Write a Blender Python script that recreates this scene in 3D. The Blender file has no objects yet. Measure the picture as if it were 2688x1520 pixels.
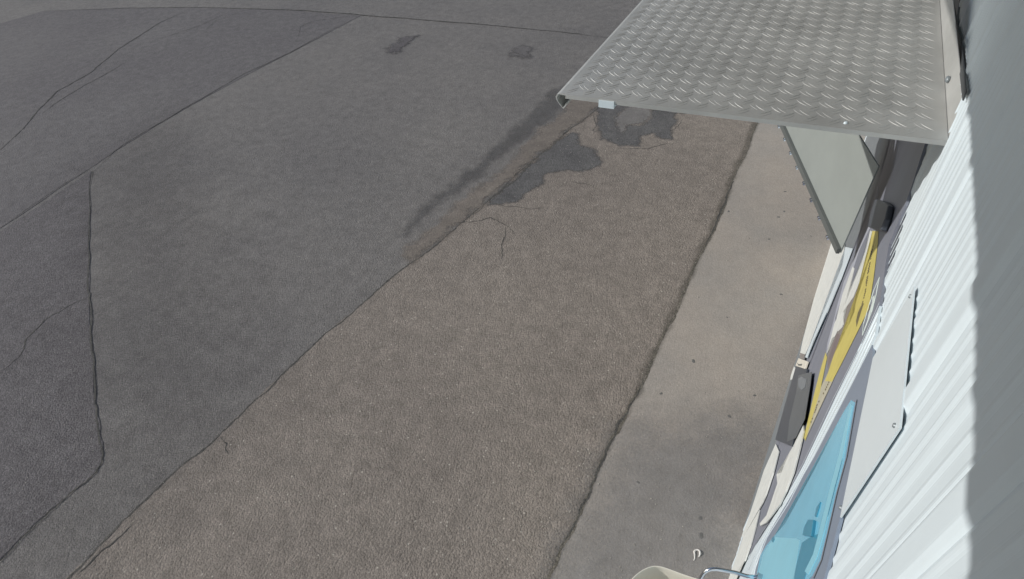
import bpy, bmesh, math, random
from mathutils import Vector, Matrix
from mathutils import noise as mnoise
from mathutils.geometry import delaunay_2d_cdt
random.seed(7)
R = math.radians
S = bpy.context.scene

# ------------------------------------------------------------------ camera
# world axes: x towards the wall, y along the wall (away), z up; the camera hangs under the eave at z = 3
H = 3.0
FPX = 1498.0                       # focal length in photo pixels (photo 2688 wide)
CX, CY = 1344.0, 760.0
DN = Vector((0.10080728, 0.71241759, 0.69447755)).normalized()      # down, in camera axes (right, down, forward)
AL = Vector((0.48476015, -0.64474079, 0.59103038)).normalized()     # along the wall
OU = DN.cross(AL).normalized()                                      # towards the wall
def cam_to_world(a): return Vector((a.dot(OU), a.dot(AL), -a.dot(DN)))
cd = bpy.data.cameras.new('camera'); cam = bpy.data.objects.new('camera', cd); S.collection.objects.link(cam)
X = cam_to_world(Vector((1, 0, 0))); Y = cam_to_world(Vector((0, -1, 0))); Z = cam_to_world(Vector((0, 0, -1)))
m = Matrix((X, Y, Z)).transposed().to_4x4(); m.translation = Vector((0, 0, H)); cam.matrix_world = m
cd.sensor_width = 36; cd.lens = FPX / 2688 * 36; cd.clip_start = 0.01; cd.clip_end = 500
S.camera = cam

# ------------------------------------------------------------------ light
SUN = Vector((-1.5, -0.66, 1.0)).normalized()    # towards the sun
elev = math.asin(SUN.z)
w = bpy.data.worlds.new('World'); S.world = w; w.use_nodes = True
nt = w.node_tree; bg = nt.nodes['Background']
sk = nt.nodes.new('ShaderNodeTexSky'); sk.sky_type = 'NISHITA'; sk.sun_disc = False
sk.sun_elevation = elev; sk.sun_rotation = math.atan2(SUN.x, SUN.y)
nt.links.new(sk.outputs[0], bg.inputs[0]); bg.inputs[1].default_value = 0.10
sd = bpy.data.lights.new('sun', 'SUN'); sd.energy = 3.8; sd.angle = R(0.5); sd.color = (1, 0.955, 0.89)
so = bpy.data.objects.new('sun', sd); S.collection.objects.link(so)
so.rotation_euler = SUN.to_track_quat('Z', 'Y').to_euler()
S.view_settings.view_transform = 'Standard'; S.view_settings.look = 'None'
S.view_settings.exposure = -0.1; S.view_settings.gamma = 1.0

# ------------------------------------------------------------------ helpers
def ray(px): return cam_to_world(Vector((px[0]-CX, px[1]-CY, FPX)))
def gpt(px, z=0.0):                       # the ground (or level) point a photo position lies on
    r = ray(px); t = (z-H)/r.z
    return Vector((r.x*t, r.y*t, z))
D0, K = 0.130, 0.028                      # wall plane x = D0 + K*y
def wpt(px, off=0.0):
    r = ray(px); t = (D0-off)/(r.x-K*r.y)
    return Vector((r.x*t, r.y*t, H+r.z*t))
WN = Vector((-1, K, 0)).normalized()      # out of the wall
def wyz(y, z, off=0.0): return Vector((D0-off+K*y, y, z))

def link(name, bm, mat, parent=None, smooth=False, mats=None):
    me = bpy.data.meshes.new(name); bm.normal_update(); bm.to_mesh(me); bm.free()
    for mm in (mats or [mat]): me.materials.append(mm)
    if smooth:
        for p in me.polygons: p.use_smooth = True
    o = bpy.data.objects.new(name, me); S.collection.objects.link(o)
    if parent: o.parent = parent
    return o
def tag(o, label, cat, group=None):
    o['label'] = label; o['category'] = cat
    if group: o['group'] = group
    return o
def empty(name, loc, label, cat, group=None):
    o = bpy.data.objects.new(name, None); S.collection.objects.link(o); o.location = loc
    o.empty_display_size = 0.1
    return tag(o, label, cat, group)
def struct(o): o['kind'] = 'structure'; return o
def keep(o):                               # parent without moving the child
    if o.parent: o.matrix_parent_inverse = Matrix.Translation(-Vector(o.parent.location))
    return o
def rel(o): return keep(o)

def prism(bm, pts, n, th):
    """pts = front outline, extruded back by th along -n"""
    f = [bm.verts.new(p) for p in pts]; b = [bm.verts.new(Vector(p)-n*th) for p in pts]
    ff = bm.faces.new(f); bf = bm.faces.new(b[::-1]); k = len(pts)
    for i in range(k): bm.faces.new((f[i], b[i], b[(i+1) % k], f[(i+1) % k]))
    return ff
def fixn(bm):
    bmesh.ops.recalc_face_normals(bm, faces=bm.faces[:])
def slab(name, pts, n, th, mat, parent=None, bevel=0.0):
    bm = bmesh.new(); prism(bm, pts, n, th); 
    bmesh.ops.triangulate(bm, faces=[f for f in bm.faces if len(f.verts) > 4])
    fixn(bm)
    o = link(name, bm, mat, parent)
    if parent: keep(o)
    if bevel:
        mo = o.modifiers.new('bevel', 'BEVEL'); mo.width = bevel; mo.segments = 2; mo.limit_method = 'ANGLE'; mo.angle_limit = R(50)
    return o
def wslab(name, px, off, th, mat, parent=None, bevel=0.0):
    return slab(name, [wpt(p, off) for p in px], WN, th, mat, parent, bevel)
def box(bm, o, a, b, c):
    """box from corner o with edge vectors a b c"""
    v = [bm.verts.new(o+a*i+b*j+c*k) for i in (0, 1) for j in (0, 1) for k in (0, 1)]
    for q in ((0,1,3,2),(4,6,7,5),(0,4,5,1),(2,3,7,6),(0,2,6,4),(1,5,7,3)): bm.faces.new([v[i] for i in q])
def tube(bm, pts, r, seg=12, caps=True):
    pts = [Vector(p) for p in pts]; rings = []
    up = Vector((0, 0, 1)); prev = None
    for i, p in enumerate(pts):
        t = (pts[min(i+1, len(pts)-1)]-pts[max(i-1, 0)]).normalized()
        if prev is None:
            a = t.orthogonal().normalized()
        else:
            a = (prev-t*prev.dot(t)).normalized()
        prev = a; b = t.cross(a); rr = r[i] if isinstance(r, (list, tuple)) else r
        rings.append([bm.verts.new(p+(a*math.cos(2*math.pi*k/seg)+b*math.sin(2*math.pi*k/seg))*rr) for k in range(seg)])
    for A, B in zip(rings, rings[1:]):
        for k in range(seg): bm.faces.new((A[k], A[(k+1) % seg], B[(k+1) % seg], B[k]))
    if caps:
        bm.faces.new(rings[0][::-1]); bm.faces.new(rings[-1])

# ------------------------------------------------------------------ materials
def lin(r, g, b):
    f = lambda c: (c/255/12.92) if c/255 <= 0.04045 else ((c/255+0.055)/1.055)**2.4
    return (f(r), f(g), f(b), 1)
def mat(name, col, rough=0.6, metal=0.0, var=0.12, scale=8, bump=0.0, bscale=200, spec=0.5, dist=0.001):
    M = bpy.data.materials.new(name); M.use_nodes = True; n = M.node_tree; p = n.nodes['Principled BSDF']
    p.inputs['Roughness'].default_value = rough; p.inputs['Metallic'].default_value = metal
    p.inputs['Specular IOR Level'].default_value = spec
    tc = n.nodes.new('ShaderNodeTexCoord')
    nz = n.nodes.new('ShaderNodeTexNoise'); nz.inputs['Scale'].default_value = scale; nz.inputs['Detail'].default_value = 6; nz.inputs['Roughness'].default_value = 0.65
    n.links.new(tc.outputs['Object'], nz.inputs['Vector'])
    mr = n.nodes.new('ShaderNodeMapRange'); mr.inputs[1].default_value = 0.3; mr.inputs[2].default_value = 0.7
    mr.inputs[3].default_value = 1-var; mr.inputs[4].default_value = 1+var
    n.links.new(nz.outputs[0], mr.inputs[0])
    vm = n.nodes.new('ShaderNodeVectorMath'); vm.operation = 'SCALE'; vm.inputs[0].default_value = col[:3]
    n.links.new(mr.outputs[0], vm.inputs['Scale']); n.links.new(vm.outputs[0], p.inputs['Base Color'])
    if bump:
        nb = n.nodes.new('ShaderNodeTexNoise'); nb.inputs['Scale'].default_value = bscale; nb.inputs['Detail'].default_value = 3
        n.links.new(tc.outputs['Object'], nb.inputs['Vector'])
        bp = n.nodes.new('ShaderNodeBump'); bp.inputs['Strength'].default_value = bump; bp.inputs['Distance'].default_value = dist
        n.links.new(nb.outputs[0], bp.inputs['Height']); n.links.new(bp.outputs[0], p.inputs['Normal'])
    return M

def ground_mat(name, col, col2, grain=0.5, speck=0.5, gscale=90, bump=0.9, patch=0.9, streak=None, var=0.3, rough=0.9):
    """asphalt: large worn patches, aggregate grains, a few pale stones, grainy relief"""
    M = bpy.data.materials.new(name); M.use_nodes = True; n = M.node_tree; L = n.links; p = n.nodes['Principled BSDF']
    p.inputs['Roughness'].default_value = rough; p.inputs['Specular IOR Level'].default_value = 0.25
    tc = n.nodes.new('ShaderNodeTexCoord')
    def noise_(s, d=4, r=0.6, vec=None):
        k = n.nodes.new('ShaderNodeTexNoise'); k.inputs['Scale'].default_value = s; k.inputs['Detail'].default_value = d; k.inputs['Roughness'].default_value = r
        L.new(vec or tc.outputs['Object'], k.inputs['Vector']); return k
    def rng(src, a, b, c, d):
        k = n.nodes.new('ShaderNodeMapRange'); L.new(src, k.inputs[0])
        for i, v in enumerate((a, b, c, d)): k.inputs[i+1].default_value = v
        return k.outputs[0]
    big = noise_(patch, 5, 0.6)
    mx = n.nodes.new('ShaderNodeMix'); mx.data_type = 'RGBA'; mx.inputs[6].default_value = col; mx.inputs[7].default_value = col2
    L.new(rng(big.outputs[0], 0.35, 0.65, 0, 1), mx.inputs[0])
    mid = noise_(9, 6, 0.7); fine = noise_(gscale*1.6, 2, 0.5); vo = n.nodes.new('ShaderNodeTexVoronoi'); vo.inputs['Scale'].default_value = gscale
    L.new(tc.outputs['Object'], vo.inputs['Vector'])
    def mul(a, b):
        k = n.nodes.new('ShaderNodeMath'); k.operation = 'MULTIPLY'
        for i, v in enumerate((a, b)):
            if isinstance(v, float): k.inputs[i].default_value = v
            else: L.new(v, k.inputs[i])
        return k.outputs[0]
    f = mul(rng(mid.outputs[0], 0.3, 0.7, 1-var*.6, 1+var*.6), rng(fine.outputs[0], 0.25, 0.75, 1-grain, 1+grain))
    sp = n.nodes.new('ShaderNodeSeparateColor'); L.new(vo.outputs['Color'], sp.inputs[0])
    f = mul(f, rng(sp.outputs[0], 0, 1, 1-grain*.6, 1+grain*.6))
    sc = n.nodes.new('ShaderNodeVectorMath'); sc.operation = 'SCALE'; L.new(mx.outputs[2], sc.inputs[0]); L.new(f, sc.inputs['Scale'])
    st = n.nodes.new('ShaderNodeMix'); st.data_type = 'RGBA'; st.inputs[7].default_value = (0.42, 0.39, 0.34, 1)
    v2 = n.nodes.new('ShaderNodeTexVoronoi'); v2.inputs['Scale'].default_value = gscale*.55; L.new(tc.outputs['Object'], v2.inputs['Vector'])
    s2 = n.nodes.new('ShaderNodeSeparateColor'); L.new(v2.outputs['Color'], s2.inputs[0])
    a = rng(s2.outputs[1], 0.955, 0.965, 0, 1); b = rng(v2.outputs['Distance'], 0.22, 0.32, 1, 0)
    L.new(mul(mul(a, b), float(speck)), st.inputs[0]); L.new(sc.outputs[0], st.inputs[6])
    L.new(st.outputs[2], p.inputs['Base Color'])
    bp = n.nodes.new('ShaderNodeBump'); bp.inputs['Strength'].default_value = bump; bp.inputs['Distance'].default_value = 0.004
    ad = n.nodes.new('ShaderNodeMath'); ad.operation = 'SUBTRACT'; L.new(fine.outputs[0], ad.inputs[0]); L.new(vo.outputs['Distance'], ad.inputs[1])
    L.new(ad.outputs[0], bp.inputs['Height']); L.new(bp.outputs[0], p.inputs['Normal'])
    return M

A_BASE = ground_mat('asphalt_worn', (0.195, 0.184, 0.172, 1), (0.160, 0.152, 0.146, 1), grain=0.30, speck=0.5, gscale=110, patch=0.5)
A_LEFT = ground_mat('asphalt_old_vignetted', (0.116, 0.108, 0.110, 1), (0.138, 0.129, 0.130, 1), grain=0.3, speck=0.25, gscale=90, patch=0.7)  # tone darkened for lens vignetting as well as age
A_FAR = ground_mat('asphalt_far', (0.130, 0.122, 0.123, 1), (0.152, 0.144, 0.141, 1), grain=0.25, speck=0.2, gscale=90, patch=0.4)
A_LANE = ground_mat('asphalt_coarse', (0.240, 0.211, 0.182, 1), (0.203, 0.178, 0.156, 1), grain=0.24, speck=0.9, gscale=95, patch=0.6)
A_DARK = ground_mat('asphalt_dark', (0.115, 0.112, 0.112, 1), (0.14, 0.137, 0.134, 1), grain=0.3, speck=0.6, gscale=95, patch=3)
A_GREY = ground_mat('asphalt_grey', (0.22, 0.21, 0.2, 1), (0.19, 0.183, 0.177, 1), grain=0.2, speck=0.3, gscale=95, patch=3)
A_CRACK = ground_mat('crack_dirt', (0.068, 0.066, 0.062, 1), (0.098, 0.094, 0.084, 1), grain=0.4, speck=0.1, gscale=120, patch=6)
A_EDGE = ground_mat('edge_dirt', (0.15, 0.135, 0.112, 1), (0.11, 0.102, 0.085, 1), grain=0.45, speck=0.5, gscale=110, patch=5)
C_GREY = ground_mat('concrete_grey', (0.24, 0.24, 0.242, 1), (0.265, 0.262, 0.26, 1), grain=0.14, speck=0.5, gscale=110, bump=0.5, patch=1.5)
C_APRON = ground_mat('concrete', (0.335, 0.300, 0.262, 1), (0.285, 0.266, 0.242, 1), grain=0.10, speck=0.35, gscale=120, bump=0.35, patch=1.2, var=0.1)

WHITE = mat('white_painted_steel', (0.60, 0.68, 0.73, 1), 0.42, var=0.025, scale=14)
WHITE2 = mat('white_flat_panel', (0.60, 0.67, 0.71, 1), 0.35, var=0.04, scale=6, bump=0.08, bscale=500)
CREAM = mat('cream_plastic', (0.66, 0.63, 0.55, 1), 0.45, var=0.06, scale=10, bump=0.05)
OFFW = mat('off_white_board', (0.62, 0.64, 0.62, 1), 0.5, var=0.12, scale=20, bump=0.1)
LGREY = mat('pale_grey_print', (0.36, 0.38, 0.44, 1), 0.5, var=0.08, scale=20)
DGREY = mat('door_grey', (0.19, 0.205, 0.25, 1), 0.45, var=0.08, scale=6, bump=0.04)
SCREEN = mat('grey_green_panel', (0.26, 0.285, 0.275, 1), 0.5, var=0.07, scale=5, bump=0.15, bscale=250)
STRIP = mat('dark_grey_profile', (0.10, 0.11, 0.108, 1), 0.5, var=0.1)
BLACK = mat('charcoal_casing', (0.055, 0.065, 0.082, 1), 0.42, var=0.1, scale=12, bump=0.04)
BLACK2 = mat('charcoal_recess', (0.09, 0.105, 0.12, 1), 0.35, var=0.12)
YELLOW = mat('yellow_print', (0.53, 0.46, 0.13, 1), 0.5, var=0.08, scale=25)
INK = mat('dark_ink', (0.14, 0.12, 0.06, 1), 0.6)
TAUPE = mat('taupe_print', (0.22, 0.2, 0.19, 1), 0.5)
FRAME = mat('blue_grey_frame', (0.20, 0.245, 0.32, 1), 0.35, var=0.06)
CYAN = mat('turquoise_pane', (0.18, 0.51, 0.70, 1), 0.22, var=0.07, scale=9, spec=0.6)
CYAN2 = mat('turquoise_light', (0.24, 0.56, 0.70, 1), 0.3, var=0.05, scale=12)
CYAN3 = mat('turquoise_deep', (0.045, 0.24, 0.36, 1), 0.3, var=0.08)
CHROME = mat('chrome', (0.62, 0.65, 0.7, 1), 0.16, metal=1.0, var=0.03)
RUBBER = mat('rubber_seal', (0.05, 0.055, 0.06, 1), 0.6, var=0.1)
SCREW = mat('grey_screw', (0.22, 0.25, 0.27, 1), 0.4, metal=0.3)
ALU = mat('tread_aluminium', (0.46, 0.465, 0.455, 1), 0.54, metal=0.5, var=0.17, scale=5, bump=0.10, bscale=60)
LITTER = mat('pale_litter', (0.6, 0.58, 0.55, 1), 0.6)
GUM = mat('gum', (0.12, 0.118, 0.112, 1), 0.8, var=0.2, scale=60)
SOFFIT = mat('soffit_white', (0.6, 0.61, 0.62, 1), 0.5)

# ------------------------------------------------------------------ ground
def frac(pts, amp, depth=4, closed=False):
    """fractal roughening of a polyline in the level plane"""
    P = [Vector(p) for p in pts]
    for d in range(depth):
        out = []; n = len(P); last = n if closed else n-1
        for i in range(last):
            a, b = P[i], P[(i+1) % n]; l = (b-a).length
            out.append(a)
            if l > 0.012:
                t = (b-a).normalized(); side = Vector((-t.y, t.x, 0))
                out.append((a+b)/2+side*random.gauss(0, 1)*min(l*0.12, amp))
        if not closed: out.append(P[-1])
        P = out; amp *= 0.62
    return P
def sheet(name, px, z, m_, amp=0.006, kind=True, closedfrac=True):
    pts = [gpt(p) for p in px]
    if closedfrac: pts = frac(pts, amp, 4, True)
    res = delaunay_2d_cdt([Vector((p.x, p.y)) for p in pts], [], [list(range(len(pts)))], 1, 1e-5)
    bm = bmesh.new(); vs = [bm.verts.new((p.x, p.y, z)) for p in res[0]]
    for f in res[2]:
        try: bm.faces.new([vs[q] for q in f])
        except ValueError: pass
    bm.normal_update()
    for f in bm.faces:
        if f.normal.z < 0: f.normal_flip()
    o = link(name, bm, m_)
    return struct(o) if kind else o
bm = bmesh.new()
vs = [bm.verts.new(c) for c in ((-120, -60, 0), (30, -60, 0), (30, 160, 0), (-120, 160, 0))]; bm.faces.new(vs)
struct(link('ground', bm, A_BASE))

# the older surface left of the upright joint and along the left edge, its darker tone partly painted vignette
sheet('old_asphalt_vignette', [(-900, 2300), (0, 1470), (130, 1340), (255, 1235), (272, 1195), (248, 1040), (243, 930), (235, 760), (236, 560), (240, 450),
                      (0, 610), (-900, 900)], 0.004, A_LEFT, amp=0.01)
sheet('middle_asphalt', [(-900, 880), (0, 600), (240, 440), (300, 398), (500, 278), (740, 150), (950, 40), (800, 30), (520, 20), (330, 20), (110, 30), (-60, 80),(-700,200)], 0.0028, A_FAR, amp=0.012)
# coarse brown lane between the long crack and the concrete
CR = [(1590, 268), (1480, 355), (1400, 420), (1310, 505), (1225, 575), (1150, 640), (1060, 705), (960, 790), (850, 880), (750, 975), (650, 1070), (570, 1150), (460, 1240), (350, 1345), (240, 1460), (100, 1590), (-300, 1950)]
KB = [(2100, 80), (1996, 300), (1965, 385), (1925, 470), (1895, 560), (1850, 650), (1800, 760), (1760, 850), (1720, 930), (1680, 1020), (1640, 1100), (1590, 1190), (1545, 1300), (1500, 1400), (1450, 1500), (1400, 1620), (1200, 2050)]
sheet('coarse_lane', [(1700, 150)]+CR+[(0, 2300)]+KB[::-1], 0.004, A_LANE, amp=0.006)
APX = [(2120, 60)]+KB[1:]
sheet('concrete_apron', APX+[(1900, 2100), (2080, 1500), (2200, 1100), (2330, 640), (2460, 200)], 0.008, C_APRON, amp=0.0025)

RZ = [0.0003]
def ribbon(name, px, wid, z, m_, amp=0.02, depth=4, taper=True, jit=0.5):
    """a thin ragged strip along a line: resampled evenly, sides pushed out along a smoothed direction so it never folds"""
    Q = frac([gpt(p) for p in px], amp, depth)
    L = [0]
    for a, b in zip(Q, Q[1:]): L.append(L[-1]+(b-a).length)
    step = max(0.010, wid*0.8); n = max(4, int(L[-1]/step)); P = []; k = 0
    for i in range(n+1):
        d = L[-1]*i/n
        while k < len(L)-2 and L[k+1] < d: k += 1
        f = (d-L[k])/max(1e-6, L[k+1]-L[k]); P.append(Q[k]*(1-f)+Q[k+1]*f)
    bm = bmesh.new(); prev = None; RZ[0] += 0.00006; z = z+RZ[0]
    w1 = w2 = wid*.5
    for i, p in enumerate(P):
        a0 = P[max(i-3, 0)]; b0 = P[min(i+3, n)]
        t = (b0-a0).normalized(); s_ = Vector((-t.y, t.x, 0))
        w1 = w1*.5+.5*wid*.5*(1+random.uniform(-jit, jit)); w2 = w2*.5+.5*wid*.5*(1+random.uniform(-jit, jit))
        e = math.sin(math.pi*min(1, max(0.04, i/n)))**0.5 if taper else 1
        a = bm.verts.new((p.x+s_.x*w1*e, p.y+s_.y*w1*e, z)); b = bm.verts.new((p.x-s_.x*w2*e, p.y-s_.y*w2*e, z))
        if prev: bm.faces.new((prev[0], prev[1], b, a))
        prev = (a, b)
    bm.normal_update()
    for f in bm.faces:
        if f.normal.z < 0: f.normal_flip()
    return struct(link(name, bm, m_))
ribbon('joint_crack', CR[1:-1], 0.011, 0.0048, A_CRACK, amp=0.008, depth=5, taper=False, jit=0.95)
ribbon('joint_crack', [(1240, 565), (1300, 515), (1400, 422), (1480, 352), (1590, 268), (1640, 225)], 0.014, 0.0048, A_CRACK, amp=0.015, depth=5, jit=0.7)
ribbon('kerb_seam', KB, 0.016, 0.0082, A_EDGE, amp=0.006, depth=4, taper=False, jit=0.7)
ribbon('kerb_seam', [(1925, 478), (1905, 530), (1850, 650)], 0.014, 0.0084, A_CRACK, amp=0.006, depth=5, jit=0.8)
ribbon('kerb_seam', [(1690, 1000), (1640, 1096), (1590, 1190), (1560, 1260), (1520, 1350), (1470, 1450)], 0.013, 0.0084, A_CRACK, amp=0.01, depth=5, jit=0.9)
thin = [
 ([(243, 450), (236, 560), (235, 690), (238, 800), (243, 930), (250, 1060), (272, 1190), (255, 1240), (130, 1345), (0, 1475), (-120, 1600)], 0.016),
 ([(243, 455), (300, 398), (400, 335), (520, 265), (640, 195), (760, 140), (900, 62)], 0.015),
 ([(243, 440), (190, 470), (100, 530), (0, 600)], 0.007),
 ([(110, 30), (330, 22), (520, 20), (800, 28), (950, 40), (1100, 52), (1300, 68), (1500, 88), (1620, 102)], 0.03),
 ([(0, 395), (60, 340), (100, 290), (150, 240), (240, 190), (310, 130), (420, 60), (500, 26)], 0.028),
 ([(110, 300), (180, 250), (260, 205), (330, 165)], 0.016),
 ([(0, 980), (50, 940), (70, 890), (120, 840), (190, 800), (240, 780)], 0.012),
 ([(1180, 590), (1240, 583), (1290, 572), (1310, 585), (1340, 600), (1355, 620)], 0.008),
 ([(1325, 600), (1318, 640), (1320, 690)], 0.007),
 ([(1500, 478), (1530, 482), (1565, 492)], 0.006),
 ([(1290, 535), (1360, 545), (1400, 550), (1440, 545)], 0.007),
 ([(580, 1148), (592, 1175), (600, 1195)], 0.007),
 ([(1620, 390), (1700, 392), (1740, 380), (1770, 378)], 0.009),
 ([(1760, 345), (1780, 330), (1790, 315)], 0.006),
 ([(1700, 290), (1800, 300), (1850, 296)], 0.008),
 ([(1860, 275), (1900, 300), (1950, 310)], 0.008),
 ([(1560, 300), (1565, 330), (1555, 345), (1570, 350)], 0.006),
 ([(200, 1510), (250, 1465), (350, 1380)], 0.012),
 ([(400, 110), (520, 70), (600, 35)], 0.012), ([(535, 85), (560, 60), (640, 28)], 0.008), ([(780, 110), (790, 70), (830, 55), (950, 38)], 0.008)]
for px, wd in thin: ribbon('surface_crack', px, wd*.75, 0.0048, A_CRACK, amp=0.009, depth=5, jit=0.95)

# stains, worn bands and painted vignette darkening: level patches a hair above the asphalt whose edges break up into it
SOFT = {}
def soft_mat(base):
    if base.name in SOFT: return SOFT[base.name]
    M = base.copy(); M.name = base.name+'_soft'; n = M.node_tree; L = n.links
    out = [k for k in n.nodes if k.type == 'OUTPUT_MATERIAL'][0]; p = n.nodes['Principled BSDF']
    at = n.nodes.new('ShaderNodeAttribute'); at.attribute_name = 'cover'
    tc = n.nodes.new('ShaderNodeTexCoord'); nz = n.nodes.new('ShaderNodeTexNoise'); nz.inputs['Scale'].default_value = 70; nz.inputs['Detail'].default_value = 4
    L.new(tc.outputs['Object'], nz.inputs['Vector'])
    ma = n.nodes.new('ShaderNodeMath'); ma.operation = 'MULTIPLY_ADD'; L.new(nz.outputs[0], ma.inputs[0]); ma.inputs[1].default_value = 0.9; ma.inputs[2].default_value = 0.55
    mc = n.nodes.new('ShaderNodeMath'); mc.operation = 'MULTIPLY'; L.new(ma.outputs[0], mc.inputs[0]); L.new(at.outputs['Fac'], mc.inputs[1])
    mr = n.nodes.new('ShaderNodeMapRange'); mr.inputs[1].default_value = 0.18; mr.inputs[2].default_value = 0.85; mr.interpolation_type = 'SMOOTHSTEP'; L.new(mc.outputs[0], mr.inputs[0])
    ml = n.nodes.new('ShaderNodeMath'); ml.operation = 'MULTIPLY'; L.new(mr.outputs[0], ml.inputs[0]); at2 = n.nodes.new('ShaderNodeAttribute'); at2.attribute_name = 'strength'; L.new(at2.outputs['Fac'], ml.inputs[1])
    tr = n.nodes.new('ShaderNodeBsdfTransparent'); mx = n.nodes.new('ShaderNodeMixShader')
    L.new(ml.outputs[0], mx.inputs[0]); L.new(tr.outputs[0], mx.inputs[1]); L.new(p.outputs[0], mx.inputs[2]); L.new(mx.outputs[0], out.inputs[0])
    SOFT[base.name] = M; return M
def soft_sheet(name, px, z, m_, soft=0.03, rough=0.03, strength=0.9):
    P = [gpt(p) for p in px]; n = len(P)
    x0 = min(p.x for p in P)-soft*1.5; x1 = max(p.x for p in P)+soft*1.5; y0 = min(p.y for p in P)-soft*1.5; y1 = max(p.y for p in P)+soft*1.5
    st = max(soft/6, 0.01, (x1-x0)/260, (y1-y0)/260)
    nx_ = int((x1-x0)/st)+2; ny_ = int((y1-y0)/st)+2
    def cover(x, y):
        q = Vector((x*7, y*7, 3.1)); x += rough*mnoise.noise(q)+rough*.6*mnoise.noise(q*3.3); y += rough*mnoise.noise(q+Vector((9, 2, 0)))+rough*.6*mnoise.noise(q*3.3+Vector((4, 7, 0)))
        ins = False; dm = 9e9
        for i in range(n):
            a = P[i]; b = P[(i+1) % n]
            if (a.y > y) != (b.y > y) and x < (b.x-a.x)*(y-a.y)/(b.y-a.y)+a.x: ins = not ins
            dx, dy = b.x-a.x, b.y-a.y; t = max(0, min(1, ((x-a.x)*dx+(y-a.y)*dy)/max(1e-9, dx*dx+dy*dy)))
            dm = min(dm, math.hypot(a.x+t*dx-x, a.y+t*dy-y))
        return max(0, min(1, 0.5+(dm if ins else -dm)/(soft*2)))
    co = [[cover(x0+i*st, y0+j*st) for j in range(ny_)] for i in range(nx_)]
    bm = bmesh.new(); V = {}; cv = []
    def vert(i, j):
        if (i, j) not in V: V[(i, j)] = bm.verts.new((x0+i*st, y0+j*st, z)); cv.append(co[i][j])
        return V[(i, j)]
    for i in range(nx_-1):
        for j in range(ny_-1):
            if max(co[i][j], co[i+1][j], co[i][j+1], co[i+1][j+1]) > 0: bm.faces.new((vert(i, j), vert(i+1, j), vert(i+1, j+1), vert(i, j+1)))
    o = link(name, bm, soft_mat(m_))
    a = o.data.attributes.new('cover', 'FLOAT', 'POINT'); a.data.foreach_set('value', cv)
    a = o.data.attributes.new('strength', 'FLOAT', 'POINT'); a.data.foreach_set('value', [strength]*len(cv))
    return struct(o)
soft_sheet('dark_patch', [(1590, 268), (1680, 262), (1645, 285), (1620, 300), (1618, 330), (1640, 350), (1645, 328), (1680, 330), (1700, 318), (1712, 300), (1715, 270), (1700, 262), (1780, 275), (1775, 300), (1768, 335), (1765, 365), (1735, 365), (1715, 350),
                     (1680, 360), (1680, 385), (1620, 382), (1600, 372), (1578, 368), (1572, 335), (1568, 310), (1570, 290)], 0.0046, A_DARK, 0.045, 0.035, 0.9)
soft_sheet('dark_patch', [(1500, 350), (1522, 355), (1520, 378), (1560, 395), (1580, 425), (1575, 432), (1550, 448), (1480, 450), (1440, 452), (1425, 460), (1425, 485), (1385, 505), (1360, 532), (1300, 538), (1275, 540), (1330, 490), (1400, 425), (1450, 375)], 0.0048, A_DARK, 0.045, 0.035, 0.9)
soft_sheet('grey_patch', [(1650, 275), (1700, 270), (1712, 300), (1690, 322), (1640, 330), (1640, 355), (1622, 345), (1615, 310)], 0.0050, A_GREY, 0.045, 0.03, 0.8)
soft_sheet('oil_stain', [(1005, 133), (1030, 118), (1060, 98), (1090, 95), (1075, 110), (1060, 125), (1045, 142), (1025, 140)], 0.0052, A_LEFT, 0.1, 0.1, 0.9)
soft_sheet('oil_stain', [(1338, 140), (1350, 126), (1380, 122), (1400, 138), (1390, 150), (1365, 152)], 0.0054, A_FAR, 0.1, 0.1, 0.9)
soft_sheet('worn_band', [(1500, 262), (1590, 268), (1480, 352), (1390, 428), (1225, 572), (1150, 637), (1080, 690), (1060, 660), (1150, 580), (1235, 505), (1330, 440), (1400, 355), (1470, 300)], 0.0056, A_LANE, 0.07, 0.06, 0.8)
soft_sheet('worn_band', [(1560, 190), (1470, 285), (1395, 350), (1300, 420), (1235, 480), (1140, 545), (1100, 590), (1050, 620), (1090, 560), (1170, 500), (1290, 395), (1370, 320), (1450, 240)], 0.0058, A_DARK, 0.09, 0.06, 0.5)
soft_sheet('kerb_dirt', [(x-14, y) for x, y in KB[1:]]+[(x+4, y) for x, y in KB[1:]][::-1], 0.0084, A_EDGE, 0.03, 0.02, 0.38)
soft_sheet('vignette_area', [(-300, 1900), (240, 1500), (560, 1160), (640, 900), (560, 600), (420, 300), (240, 440), (230, 800), (270, 1200), (-200, 1600)], 0.0041, A_LEFT, 1.1, 0.5, 0.25)  # lens vignette painted as a soft darker sheet over the left asphalt
soft_sheet('grey_area', [(1620, 1150), (1700, 1110), (2000, 1090), (2060, 1150), (1960, 1400), (1900, 1700), (1350, 1750), (1450, 1500)], 0.0086, C_GREY, 0.34, 0.12, 0.4)  # soft patch of cooler, darker grey on the near concrete

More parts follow.
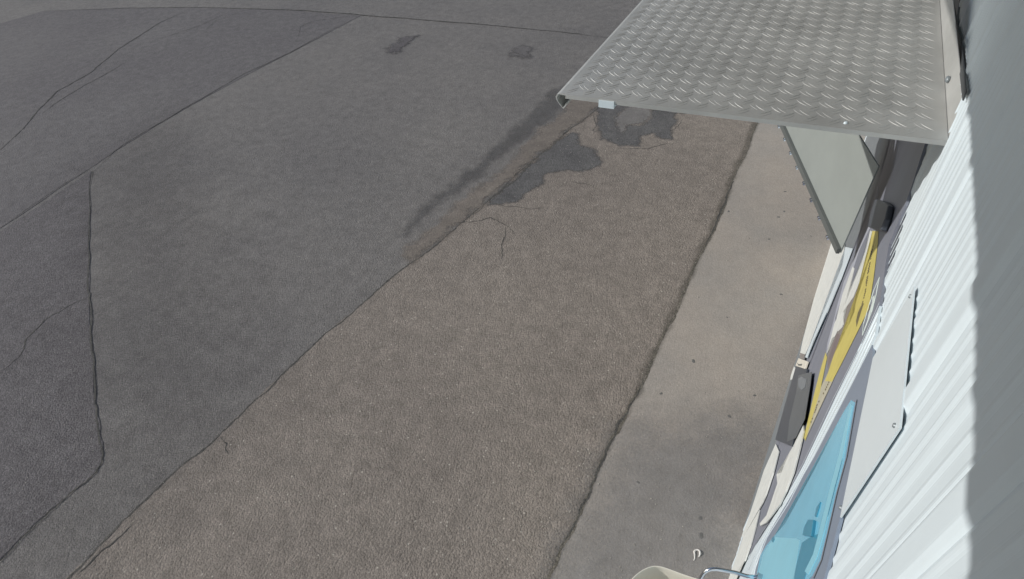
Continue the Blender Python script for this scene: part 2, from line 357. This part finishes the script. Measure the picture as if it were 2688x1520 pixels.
# loose pale grit lying on the asphalt, far too many grains to count
bm = bmesh.new()
for k in range(1500):
    px = (random.uniform(0, 2000), random.uniform(60, 1520)); g = gpt(px)
    if g.x > -0.05 or g.y > 7 or g.x < -7: continue
    r_ = random.uniform(0.0015, 0.0036)*(1.25 if random.random() < .15 else 1)
    mm = Matrix.Translation(Vector((g.x, g.y, 0.009+r_*.3 if g.x > -.75 else 0.0046+r_*.3))) @ Matrix.Rotation(random.uniform(0, 6.28), 4, 'Z') @ Matrix.Diagonal((r_*random.uniform(.7, 1.4), r_, r_*.7, 1))
    bmesh.ops.create_icosphere(bm, subdivisions=1, radius=1, matrix=mm)
o = link('loose_grit', bm, mat('grit_stone', (0.34, 0.32, 0.28, 1), 0.8, var=0.5, scale=40)); o['kind'] = 'stuff'
tag(o, 'fine pale grit scattered loosely over the asphalt yard', 'grit')

# gum and litter on the concrete
def blob(name, px, r, hgt, m_, label, cat, group=None, sides=14):
    c = gpt(px); c.z = 0.0082
    bm = bmesh.new(); ph = random.uniform(0, 6)
    ring = []; top = []
    for k in range(sides):
        a = 2*math.pi*k/sides; rr = r*(1+0.25*math.sin(2*a+ph)+random.uniform(-.12, .12))
        ring.append(bm.verts.new((math.cos(a)*rr, math.sin(a)*rr, 0))); top.append(bm.verts.new((math.cos(a)*rr*.75, math.sin(a)*rr*.75, hgt)))
    for k in range(sides): bm.faces.new((ring[k], ring[(k+1) % sides], top[(k+1) % sides], top[k]))
    bm.faces.new(top)
    o = link(name, bm, m_, smooth=False); o.location = c
    return tag(o, label, cat, group)
gums = [((1820, 950), .013), ((1735, 1035), .009), ((1840, 1408), .014), ((1914, 1095), .010), ((2060, 505), .010), ((2058, 557), .009), ((2043, 572), .010), ((1912, 557), .010), ((2018, 630), .009), ((2050, 775), .009), ((1908, 835), .006),
        ((1675, 1268), .008), ((1838, 1362), .010), ((2128, 622), .006), ((1980, 1040), .008)]
GL = ['large oval dark gum spot at the mid length of the concrete strip', 'dark gum spot beside the crumbled concrete edge, nearer than the large oval one', 'wide dark gum spot just above the curled litter scrap',
 'dark gum spot beside the black lock box on the concrete', 'dark gum spot on concrete nearest the middle of the screen panel profile', 'upper dark gum spot of the close pair beside the screen panel',
 'lower dark gum spot of the close pair beside the screen panel', 'dark gum spot right beside the concrete edge below the canopy', 'lone dark gum spot in mid concrete left of the screen panel foot', 'faint dark gum spot beside the pale side board',
 'tiny dark gum speck in mid concrete above the large oval spot', 'small dark gum spot near the asphalt edge level with the base boards', 'small dark gum spot topmost of the three in line above the litter scrap',
 'tiny dark gum speck hard against the foot of the screen panel', 'small dark gum spot level with the lock box, nearest the concrete middle']
for i, (p, r_) in enumerate(gums):
    blob('gum_spot', p, r_, 0.0015, GUM, GL[i], 'gum', 'gum spots on the concrete strip')
# curled pale scrap
c = gpt((1838, 1460)); bm = bmesh.new()
P = [c+Vector((-0.018+0.012*math.cos(a)*1.2, 0.02*math.sin(a), 0.012+0.003*math.sin(2*a))) for a in [k*0.45-0.6 for k in range(9)]]
P += [P[-1]+Vector((0.006, -0.012, 0.0)), P[-1]+Vector((0.012, -0.03, -0.001)), P[-1]+Vector((0.01, -0.042, -0.002))]
tube(bm, P, [0.002, 0.004, .005, .005, .004, .004, .004, .005, .005, .004, .003, .0015], 8)
tag(link('litter_scrap', bm, LITTER, smooth=True), 'curled pale scrap of litter lying on the concrete near the chrome pipe', 'litter')

# ------------------------------------------------------------------ building
BL = wyz(0.6, 0)
bld = empty('building', BL, 'white ribbed steel building wall along the right edge', 'building')
# ribbed sheet, upright ribs; profile = list of (y, relief)
majors = [(-1.6, .03, .009), (-1.33, .03, .009), (-1.06, .03, .009), (-0.8, .03, .009), (-0.55, .03, .009), (-0.3, .03, .009), (-.08, .022, .006), (0.09, .028, .009), (0.262, .024, .009), (0.352, .009, .005), (0.466, .022, .009), (0.60, .007, .003), (0.735, .018, .007), (0.91, .020, .008)]
y = 1.10
while y < 12: majors.append((y, .020, .008)); y += 0.2
def relief(y):
    r_ = 0.0
    for (c_, w_, h_) in majors:
        d = abs(y-c_)
        if d < w_: r_ = max(r_, 0.5*h_*min(1, (w_-d)/(w_*.45)))
    if r_ < 0.001:
        ph = (y % 0.0275)/0.0275; d = abs(ph-.5)
        r_ = 0.0017*max(0, 1-d/0.24) if d < 0.24 else 0.0
    return r_
bm = bmesh.new(); prev = None; y = -2.0; ZT = 3.35
while y < 9.0:
    rr = relief(y)
    a = bm.verts.new(wyz(y, -0.02, rr)); b = bm.verts.new(wyz(y, ZT, rr))
    if prev: bm.faces.new((prev[0], a, b, prev[1]))
    prev = (a, b); y += 0.0028 if y < 2.2 else 0.02
bm.normal_update()
for f in bm.faces:
    if f.normal.x > 0: f.normal_flip()
for xx in (0,):
    pass
keep(link('wall', bm, WHITE, bld))
# back of the building so that light cannot come through
bm = bmesh.new(); box(bm, Vector((0.50, -2, -0.02)), Vector((4, 0, 0)), Vector((0, 11, 0)), Vector((0, 0, 3.4))); keep(link('wall_core', bm, SOFFIT, bld))
# overhanging eave that shades the top of the wall
EAVE_Z = 3.35
bm = bmesh.new()
A = [wyz(-3, EAVE_Z, 0.79), wyz(-0.1, EAVE_Z, 0.85), wyz(0.14, EAVE_Z, 0.872), wyz(0.63, EAVE_Z, 0.98), wyz(1.2, EAVE_Z, 1.11), wyz(9, EAVE_Z, 1.2), wyz(9, EAVE_Z, -4), wyz(-3, EAVE_Z, -4)]
prism(bm, A, Vector((0, 0, 1)), 0.14)
fixn(bm)
keep(link('eave', bm, SOFFIT, bld))

# flat cover panel beside the window
cp = wslab('cover_panel', [(2399, 752), (2361, 1122), (2205, 1358), (2291, 940)], 0.0056, 0.002, WHITE2, bld)
def screw(px, off, r_, parent, m_=SCREW, name='screw'):
    c = wpt(px, off); bm = bmesh.new()
    bmesh.ops.create_cone(bm, cap_ends=True, segments=14, radius1=r_, radius2=r_*.6, depth=0.003)
    bmesh.ops.rotate(bm, verts=bm.verts, cent=(0, 0, 0), matrix=WN.to_track_quat('Z', 'Y').to_matrix())
    bmesh.ops.translate(bm, verts=bm.verts, vec=c)
    o = link(name, bm, m_, parent); o.matrix_parent_inverse = (Matrix.Translation(-Vector(bld.location)) if parent in (bld, cp) else Matrix.Identity(4))
    if parent is cp: o.matrix_parent_inverse = Matrix.Identity(4)
    return o
for q in ((2389, 778), (2348, 1117), (2206, 1332)): screw(q, 0.0060, 0.0035, cp)

# window: frame, turquoise pane and fittings
fr = wslab('window', [(2289, 905), (2291, 948), (2277, 1003), (2240, 1200), (2215, 1320), (2163, 1520), (2120, 1680), (1900, 1680), (1978, 1520), (1982, 1500), (2005, 1422), (2137, 1200), (2242, 998)], 0.0052, 0.004, FRAME, bld)
CY_ = [(2234, 1050), (2243, 1056), (2218, 1200), (2193, 1292), (2169, 1397), (2151, 1470), (2130, 1512), (2090, 1560), (1985, 1560), (1987, 1503), (1996, 1458), (2012, 1431), (2033, 1406), (2060, 1376), (2133, 1243), (2205, 1098), (2217, 1077)]
pn = wslab('pane', CY_, 0.0058, 0.001, CYAN, fr); pn.matrix_parent_inverse = Matrix.Identity(4)
def sub(name, px, off, th, m_, parent, bevel=0.0):
    o = wslab(name, px, off, th, m_, parent, bevel); o.matrix_parent_inverse = Matrix.Identity(4); return o
sub('pane_dark_band', [(2126, 1410), (2105, 1425), (2081, 1520), (2070, 1560), (2100, 1560), (2118, 1500), (2140, 1440), (2150, 1400), (2132, 1408)], 0.0061, 0.0008, CYAN3, fr)  # deeper turquoise band on the pane
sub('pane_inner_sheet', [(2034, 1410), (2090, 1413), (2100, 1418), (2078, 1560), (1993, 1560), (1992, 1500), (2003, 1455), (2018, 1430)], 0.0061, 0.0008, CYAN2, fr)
sub('pane_reveal', [(2232, 1060), (2237, 1066), (2212, 1200), (2187, 1292), (2163, 1395), (2145, 1462), (2122, 1508), (2112, 1500), (2134, 1455), (2150, 1395), (2176, 1290), (2203, 1190)], 0.0062, 0.0006, CYAN2, fr)
sub('handle', [(2121, 1363), (2135, 1364), (2129, 1407), (2106, 1404), (2110, 1385)], 0.0100, 0.005, CYAN3, fr, 0.001)
sub('latch', [(2153, 1317), (2149, 1335), (2142, 1357), (2138, 1355), (2143, 1332)], 0.0072, 0.0015, CYAN3, fr)
sub('keyhole', [(2031, 1408), (2033, 1416), (2029, 1424), (2025, 1420), (2026, 1412)], 0.0068, 0.001, CYAN3, fr)
# fine gasket line round the pane
gl = [(2250, 1050), (2224, 1200), (2199, 1292), (2175, 1397), (2158, 1470), (2137, 1518)]
bm = bmesh.new(); tube(bm, [wpt(p, 0.0056) for p in gl], 0.0009, 6); o = link('gasket', bm, RUBBER, fr)

# grey door with printed graphics
door = wslab('door', [(2440, 300), (2432, 365), (2395, 482), (2375, 540), (2350, 600), (2334, 640), (2325, 690), (2318, 740), (2308, 800), (2265, 893), (2196, 1033), (2119, 1200), (2052, 1322), (2007, 1385), (1966, 1458), (1936, 1452),
                      (1958, 1385), (1990, 1290), (2035, 1170), (2085, 1000), (2125, 880), (2180, 760), (2238, 655), (2275, 570), (2305, 480), (2330, 400), (2350, 300)], 0.0060, 0.005, DGREY, bld)
slab('door_surround', [wyz(1.50, 0.0, 0.0048), wyz(1.50, 2.45, 0.0048), wyz(5.2, 2.45, 0.0048), wyz(5.2, 0.0, 0.0048)], WN, 0.0035, mat('surround_grey', (0.17, 0.19, 0.205, 1), 0.5, var=.1), bld)
def dsub(name, px, off, th, m_, bevel=0.0): return sub(name, px, off, th, m_, door, bevel)
OFS = [0.0062]
def dec(name, px, m_):
    OFS[0] += 0.00008
    return dsub(name, px, OFS[0], 0.0002, m_)
dec('grey_print', [(2256, 740), (2249, 800), (2225, 880), (2195, 945), (2176, 985), (2170, 940), (2188, 880), (2213, 820), (2235, 780)], TAUPE)
dec('taupe_print', [(2197, 875), (2216, 884), (2189, 931), (2172, 965), (2176, 935), (2186, 905)], mat('mauve_print', (0.19, 0.155, 0.16, 1), 0.5))
dec('pale_print', [(2305, 485), (2306, 500), (2298, 560), (2283, 600), (2255, 660), (2235, 720), (2212, 775), (2200, 830), (2190, 870), (2168, 935), (2172, 900), (2186, 850), (2198, 800), (2215, 740), (2242, 680), (2272, 600), (2290, 540)], LGREY)
dec('dark_print', [(2274, 625), (2276, 632), (2262, 680), (2240, 735), (2228, 742), (2242, 700), (2262, 650)], DGREY)
dec('dark_print', [(2215, 790), (2226, 796), (2220, 806), (2206, 802), (2194, 850), (2192, 835), (2204, 800)], DGREY)
dec('pale_stripe', [(2284, 605), (2300, 612), (2289, 645), (2268, 690), (2256, 740), (2240, 780), (2205, 830), (2218, 790), (2240, 740), (2262, 690), (2276, 645)], OFFW)
dec('pale_print', [(2238, 700), (2243, 705), (2222, 780), (2213, 815), (2206, 850), (2212, 858), (2200, 870), (2192, 858), (2197, 830), (2212, 770), (2225, 735)], OFFW)
dec('pale_print', [(2206, 815), (2216, 820), (2213, 838), (2215, 852), (2202, 862), (2192, 882), (2184, 888), (2170, 925), (2168, 935), (2180, 890), (2190, 850)], OFFW)
dec('pale_print', [(2172, 980), (2188, 996), (2150, 1075), (2114, 1155), (2122, 1110), (2146, 1035)], mat('faded_print', (0.42, 0.40, 0.31, 1), 0.5))
dec('yellow_stripe', [(2290, 606), (2306, 607), (2304, 640), (2293, 730), (2280, 812), (2252, 868), (2208, 956), (2184, 1002), (2166, 1000), (2189, 931), (2227, 856), (2243, 818), (2249, 780), (2257, 740), (2268, 690), (2284, 645)], YELLOW)
dec('yellow_line', [(2167, 925), (2171, 938), (2152, 1030), (2137, 1080), (2114, 1157), (2110, 1148), (2138, 1030), (2155, 965)], YELLOW)
# unreadable small lettering on the yellow stripe
bm = bmesh.new()
ctr = [(2289, 655), (2283, 690), (2276, 730), (2271, 765), (2262, 800)]
def lerp_path(path, t):
    k = t*(len(path)-1); i = min(int(k), len(path)-2); f = k-i
    return (path[i][0]*(1-f)+path[i+1][0]*f, path[i][1]*(1-f)+path[i+1][1]*f)
def marks(path, N_, w0, w1):
    for i in range(N_):
        if i % 6 == 5: continue
        x, yy = lerp_path(path, (i+.3)/N_); w_ = random.uniform(w0, w1); hh = random.uniform(1.8, 3.6)
        q = [(x-w_*.6, yy+w_*.7), (x+w_*.3, yy-w_*.7), (x+w_*.3+1.2, yy-w_*.7+hh), (x-w_*.6+1.2, yy+w_*.7+hh)]
        prism(bm, [wpt(p, 0.0073) for p in q], WN, 0.0002)
marks(ctr, 26, 2.2, 5.5)
fixn(bm); link('lettering', bm, INK, door); bm = bmesh.new()
marks([(2176, 1000), (2166, 1022), (2145, 1060), (2138, 1082), (2126, 1112)], 14, 2, 3.5)
fixn(bm); link('lettering', bm, INK, door); bm = bmesh.new()
for q in ([(2268, 795), (2262, 812), (2256, 832), (2248, 858), (2247, 842), (2252, 820), (2260, 803)],):
    prism(bm, [wpt(p, 0.0073) for p in q], WN, 0.0002)
fixn(bm); link('lettering', bm, INK, door)
# white outlined sign with a white figure inside it
bm = bmesh.new()
loop = [(2309, 728), (2301, 770), (2290, 815), (2264, 880), (2267, 850), (2282, 800), (2295, 760)]
tube(bm, [wpt(p, 0.0068) for p in loop+loop[:1]], 0.0008, 6)
tube(bm, [wpt(p, 0.0068) for p in [(2305, 742), (2299, 775), (2288, 812), (2268, 868)]], 0.0005, 6)
for q in ([(2296, 775), (2293, 800), (2286, 820), (2283, 815), (2289, 795), (2290, 780)], [(2285, 812), (2282, 830), (2277, 838), (2282, 815)]):
    prism(bm, [wpt(p, 0.0070) for p in q], WN, 0.0004)
fixn(bm); link('sign_outline', bm, mat('pale_green_line', (.55, .62, .6, 1), .5), door)
# charcoal lock casing and small white catch
dsub('lock_box', [(2089, 962), (2118, 968), (2112, 1000), (2098, 1080), (2079, 1172), (2035, 1154), (2048, 1110), (2072, 1020)], 0.0150, 0.007, BLACK, 0.001)
dsub('lock_recess', [(2096, 985), (2131, 976), (2127, 1010), (2112, 1100), (2088, 1150), (2066, 1160), (2072, 1105), (2090, 1030)], 0.0154, 0.0010, BLACK2)
dsub('lock_knob', [(2094, 994), (2104, 988), (2116, 996), (2113, 1016), (2104, 1024), (2096, 1016)], 0.0164, 0.0010, mat('worn_knob', (.17, .19, .21, 1), .4), 0.0005)
dsub('catch', [(2096, 940), (2118, 948), (2111, 968), (2088, 960)], 0.018, 0.008, CREAM, 0.0012)
dsub('catch_groove', [(2092, 952), (2097, 956), (2106, 955), (2104, 960), (2096, 960)], 0.0184, 0.001, STRIP)
dsub('hinge_knuckle', [(2100, 926), (2112, 930), (2110, 944), (2100, 940)], 0.017, 0.004, TAUPE)
dsub('closer_box', [(2296, 522), (2322, 530), (2330, 540), (2322, 575), (2310, 605), (2288, 600), (2278, 596), (2284, 560)], 0.020, 0.012, BLACK, 0.003)
# ribbed white profile between the door and the window
LFT = [(2312, 782), (2263, 893), (2192, 1033), (2115, 1200), (2048, 1322), (2003, 1385), (1962, 1458), (1925, 1540)]
RGT = [(2296, 885), (2242, 998), (2137, 1200), (2064, 1340), (2010, 1422), (1982, 1500), (1972, 1560)]
LFT = LFT[:1]+LFT[1:]
cs = wslab('ribbed_profile', LFT+RGT[::-1], 0.0050, 0.004, WHITE, bld)
for k_ in range(4):
    f_ = (k_+.5)/4; bm = bmesh.new()
    tube(bm, [wpt((a[0]*(1-f_)+b[0]*f_, a[1]*(1-f_)+b[1]*f_), 0.0050) for a, b in zip(LFT, RGT)], 0.0013, 8)
    link('ridge', bm, WHITE, cs, smooth=True)
# pale boards low on the door side
def wsub(name, px, off, th, m_, label=None, bevel=0.0):
    o = wslab(name, px, off, th, m_, bld, bevel)
    return o
wsub('side_board', [(2186, 622), (2190, 632), (2216, 640), (2215, 655), (2212, 690), (2170, 790), (2125, 905), (2110, 938), (2099, 932), (2108, 890), (2140, 770), (2163, 690), (2163, 672)], 0.011, 0.004, OFFW, bevel=0.0006)
wsub('side_rail', [(2219, 648), (2236, 652), (2205, 735), (2170, 820), (2135, 895), (2119, 940), (2113, 938), (2130, 895), (2170, 793), (2212, 694)], 0.0125, 0.004, WHITE, bevel=0.0006)
wsub('sliver_board', [(2084, 962), (2088, 966), (2078, 996), (2074, 998), (2076, 985)], 0.0125, 0.004, OFFW)
wsub('base_board', [(2036, 1165), (2044, 1184), (2030, 1240), (2010, 1300), (2000, 1322), (1950, 1411), (1947, 1406), (1962, 1368), (1985, 1300), (2005, 1235)], 0.0125, 0.004, OFFW, bevel=0.0006)
wsub('base_board', [(1994, 1338), (1984, 1380), (1970, 1430), (1955, 1472), (1935, 1500), (1925, 1540), (1905, 1540), (1930, 1470), (1950, 1412)], 0.0115, 0.004, OFFW, bevel=0.0006)
wsub('worn_board', [(2108, 1114), (2109, 1130), (2100, 1170), (2082, 1240), (2062, 1290), (2045, 1325), (2010, 1372), (1995, 1380), (1994, 1374), (2012, 1352), (2025, 1315), (2040, 1270), (2038, 1245), (2052, 1240), (2062, 1215), (2085, 1165), (2100, 1130)], 0.0120, 0.004, OFFW, bevel=0.0006)

# ------------------------------------------------------------------ canopy of tread plate
CZ = 2.493
CA = gpt((1470, 245), CZ); CB = gpt((2489, 369), CZ); CC = gpt((1690, 0), CZ); CD = gpt((2466, 0), CZ)
ux = (CB-CA).normalized(); uy = (CC-CA).normalized()
LEN = 1.35
CF = CA+uy*LEN; rd = (CD-CB).normalized(); CG = CB+rd*(LEN/rd.dot(uy))
can = empty('canopy', Vector((0.13, 1.4, CZ)), 'aluminium tread plate canopy projecting from the white wall', 'canopy')
bm = bmesh.new()
T = 0.003
prism(bm, [CA, CB, CG, CF], Vector((0, 0, 1)), T)
p_ = 0.0355
def bar(c0, d, ln, wd, hg, bend):
    s_ = Vector((-d.y, d.x, 0))
    st = [(-1, 0.05, 0), (-.6, .8, .75), (0, 1, 1), (.6, .8, .75), (1, .05, 0)]
    rows = []
    for (u_, ww, hh) in st:
        c_ = c0+d*(u_*ln/2)+s_*(bend*u_*u_)
        rows.append([bm.verts.new(c_-s_*wd*.5*ww), bm.verts.new(c_-s_*wd*.22*ww+Vector((0, 0, hg*hh))), bm.verts.new(c_+s_*wd*.22*ww+Vector((0, 0, hg*hh))), bm.verts.new(c_+s_*wd*.5*ww)])
    for a, b in zip(rows, rows[1:]):
        for k in range(3): bm.faces.new((a[k], b[k], b[k+1], a[k+1]))
W_ = (CB-CA).length
for i in range(int(W_/p_)+2):
    for j in range(int(LEN/p_)+1):
        for t_ in (0, 1):
            a_ = 0.018+(i+0.5*t_)*p_; b_ = 0.016+(j+0.5*t_)*p_
            c0 = CA+ux*a_+uy*b_+Vector((0, 0, 0.0001))
            rear = (CB+rd*b_-CA).dot(ux)
            if a_ > rear-0.02 or b_ > LEN-0.02: continue
            d = ((ux+uy) if t_ == 0 else (ux-uy)).normalized(); nn = Vector((-d.y, d.x, 0))
            for q in (-1, 1):
                bar(c0+nn*q*0.0036+d*q*0.003, d, 0.0285, 0.0034, 0.0007*random.uniform(.75, 1.2), 0.0014)
bmesh.ops.recalc_face_normals(bm, faces=bm.faces[:])
keep(link('tread_plate', bm, ALU, can))
# folded outer lip: rolls down and back under
bm = bmesh.new(); prof = [(0, 0.0), (-0.006, -0.002), (-0.0095, -0.008), (-0.0075, -0.015), (0.001, -0.027), (0.006, -0.031), (0.0105, -0.026), (0.013, -0.021)]
inn = [(x+0.0022, z-0.001) if i < 5 else (x-0.0005, z+0.003) for i, (x, z) in enumerate(prof)]
rings = []
for o_ in (CA-uy*0.0005, CF):
    rings.append([bm.verts.new(o_+ux*x+Vector((0, 0, z))) for x, z in prof+inn[::-1]])
k_ = len(rings[0])
for i in range(k_): bm.faces.new((rings[0][i], rings[0][(i+1) % k_], rings[1][(i+1) % k_], rings[1][i]))
bm.faces.new(rings[0]); bm.faces.new(rings[1][::-1]); fixn(bm)
keep(link('folded_lip', bm, ALU, can, smooth=False))
# near edge: thin return and white bracket
bm = bmesh.new(); box(bm, CA+ux*0.012-uy*0.0025-Vector((0, 0, 0.008)), ux*(W_-0.013), uy*0.0023, Vector((0, 0, 0.0078))); fixn(bm); keep(link('edge_return', bm, ALU, can))
bx = gpt((1582, 252), CZ-0.004)
bm = bmesh.new(); box(bm, bx-uy*0.022-Vector((0, 0, 0.012)), ux*0.030, uy*0.019, Vector((0, 0, 0.014))); fixn(bm); keep(link('bracket', bm, WHITE, can))
# upright rear flange and the dark seal between it and the wall
bm = bmesh.new()
prism(bm, [CB+Vector((.001, 0, -.001)), CB+Vector((.006, 0, 0.040)), CG+Vector((.006, 0, 0.040)), CG+Vector((.001, 0, -.001))], Vector((-1, 0, 0)), 0.0012); fixn(bm)
keep(link('rear_flange', bm, ALU, can))
sl = [wpt(q, 0.007) for q in ((2526, 264), (2535, 240), (2524, 130), (2500, 0), (2486, 0), (2512, 130))]
keep(slab('seal_strip', sl, WN, 0.002, RUBBER, can))
c = gpt((2220, 322), CZ+0.001); bm = bmesh.new(); bmesh.ops.create_cone(bm, cap_ends=True, segments=12, radius1=0.0035, radius2=0.002, depth=0.003); bmesh.ops.translate(bm, verts=bm.verts, vec=c); keep(link('rivet', bm, WHITE, can))
# blob of sealant at the wall flange
c = gpt((2488, 208), CZ+0.012); bm = bmesh.new(); bmesh.ops.create_icosphere(bm, subdivisions=2, radius=0.008); bmesh.ops.scale(bm, verts=bm.verts, vec=(.5, 1, .7)); bmesh.ops.translate(bm, verts=bm.verts, vec=c); keep(link('sealant_blob', bm, SCREW, can, smooth=True))

# ------------------------------------------------------------------ grey side screen under the canopy
ZS = 1.77
h0 = gpt((2200, 652), ZS); h1 = gpt((2040, 296), ZS)
dr = (h1-h0).normalized(); h1 = h0+dr*((h1-h0).length+0.35)
h0w = h0-dr*0.02
up = Vector((0, 0, 1)); nn = Vector((dr.y, -dr.x, 0)); nn = nn if nn.y < 0 else -nn
scr = empty('screen_panel', h0, 'grey green flat screen panel slanting out below the tread plate canopy', 'panel')
ZTOP = 2.088
hb = wpt((2243, 652), 0.01); ht = hb
bm = bmesh.new(); prism(bm, [h0w, h1, h1+up*(ZTOP-ZS), h0w+up*(ZTOP-ZS)+(-dr)*0.02], nn, 0.004); fixn(bm); keep(link('sheet', bm, SCREEN, scr))
bm = bmesh.new(); box(bm, h0w+nn*0.001-up*0.004, dr*((h1-h0w).length), nn*0.010, up*0.020); fixn(bm); keep(link('bottom_profile', bm, STRIP, scr))
L_ = (h1-h0).length
for i in range(9):
    q = h0+dr*(0.05+i*0.1)*1.0+nn*0.012-up*0.008
    bm = bmesh.new(); box(bm, q, dr*0.006, nn*0.006, up*0.006); box(bm, q+dr*0.012, dr*0.005, nn*0.005, up*0.006); keep(link('clip', bm, CHROME, scr))

# ------------------------------------------------------------------ chrome pipe and cream basin at the bottom edge
base = wpt((1992, 1516), 0.012); zt = base.z
pts = [base, gpt((1960, 1512), zt), gpt((1930, 1503), zt), gpt((1900, 1497), zt+.0), gpt((1882, 1494), zt), gpt((1868, 1494), zt-.002), gpt((1857, 1497), zt-.006), gpt((1848, 1503), zt-.014), gpt((1843, 1511), zt-.026)]
pts.append(pts[-1]+Vector((-0.002, 0, -0.03))); pts.append(pts[-1]+Vector((0, 0, -0.02)))
bm = bmesh.new(); tube(bm, pts, 0.0042, 14)
pp = empty('wall_pipe', base, 'bent chrome pipe reaching out from the wall beside the turquoise window', 'pipe')
keep(link('pipe', bm, CHROME, pp, smooth=True))
bm = bmesh.new(); tube(bm, [base+WN*-0.012, base+WN*0.004], 0.010, 16); keep(link('collar', bm, CHROME, pp))

# cream basin: rounded outline, rim, sloping inner wall
ZB = 1.25
bc = gpt((1745, 1600), ZB)
tub = empty('basin', Vector((bc.x, bc.y, 0.6)), 'cream plastic basin with rounded rim at the bottom edge below the chrome pipe', 'basin')
OUTL = [(1640, 1560), (1648, 1532), (1660, 1516), (1674, 1503), (1690, 1493), (1706, 1486), (1720, 1484), (1736, 1486), (1752, 1491), (1775, 1500), (1800, 1509), (1835, 1520), (1880, 1535), (1900, 1560), (1890, 1620), (1840, 1690), (1740, 1720), (1660, 1690), (1632, 1620)]
P0 = [gpt(p, ZB) for p in OUTL]; cc = sum(P0, Vector())/len(P0)
def ringz(sc, z): return [Vector((cc.x+(p.x-cc.x)*sc, cc.y+(p.y-cc.y)*sc, z)) for p in P0]
bm = bmesh.new(); lev = [(.72, .75), (.80, 1.0), (.90, 1.2), (.985, ZB-.012), (1.0, ZB-.004), (.995, ZB), (.965, ZB+.001), (.94, ZB-.004), (.90, ZB-.03), (.70, ZB-.13), (.25, ZB-.16)]
rs = [[bm.verts.new(p) for p in ringz(a, z)] for a, z in lev]
for A_, B_ in zip(rs, rs[1:]):
    for i in range(len(A_)): bm.faces.new((A_[i], A_[(i+1) % len(A_)], B_[(i+1) % len(A_)], B_[i]))
bm.faces.new(rs[-1]); bm.faces.new(rs[0][::-1]); fixn(bm)
o = keep(link('bowl', bm, CREAM, tub, smooth=True)); mo = o.modifiers.new('s', 'SUBSURF'); mo.levels = mo.render_levels = 2
bm = bmesh.new(); tube(bm, [Vector((cc.x, cc.y, 0.0)), Vector((cc.x, cc.y, .76))], 0.035, 20); keep(link('pedestal', bm, CREAM, tub, smooth=True))
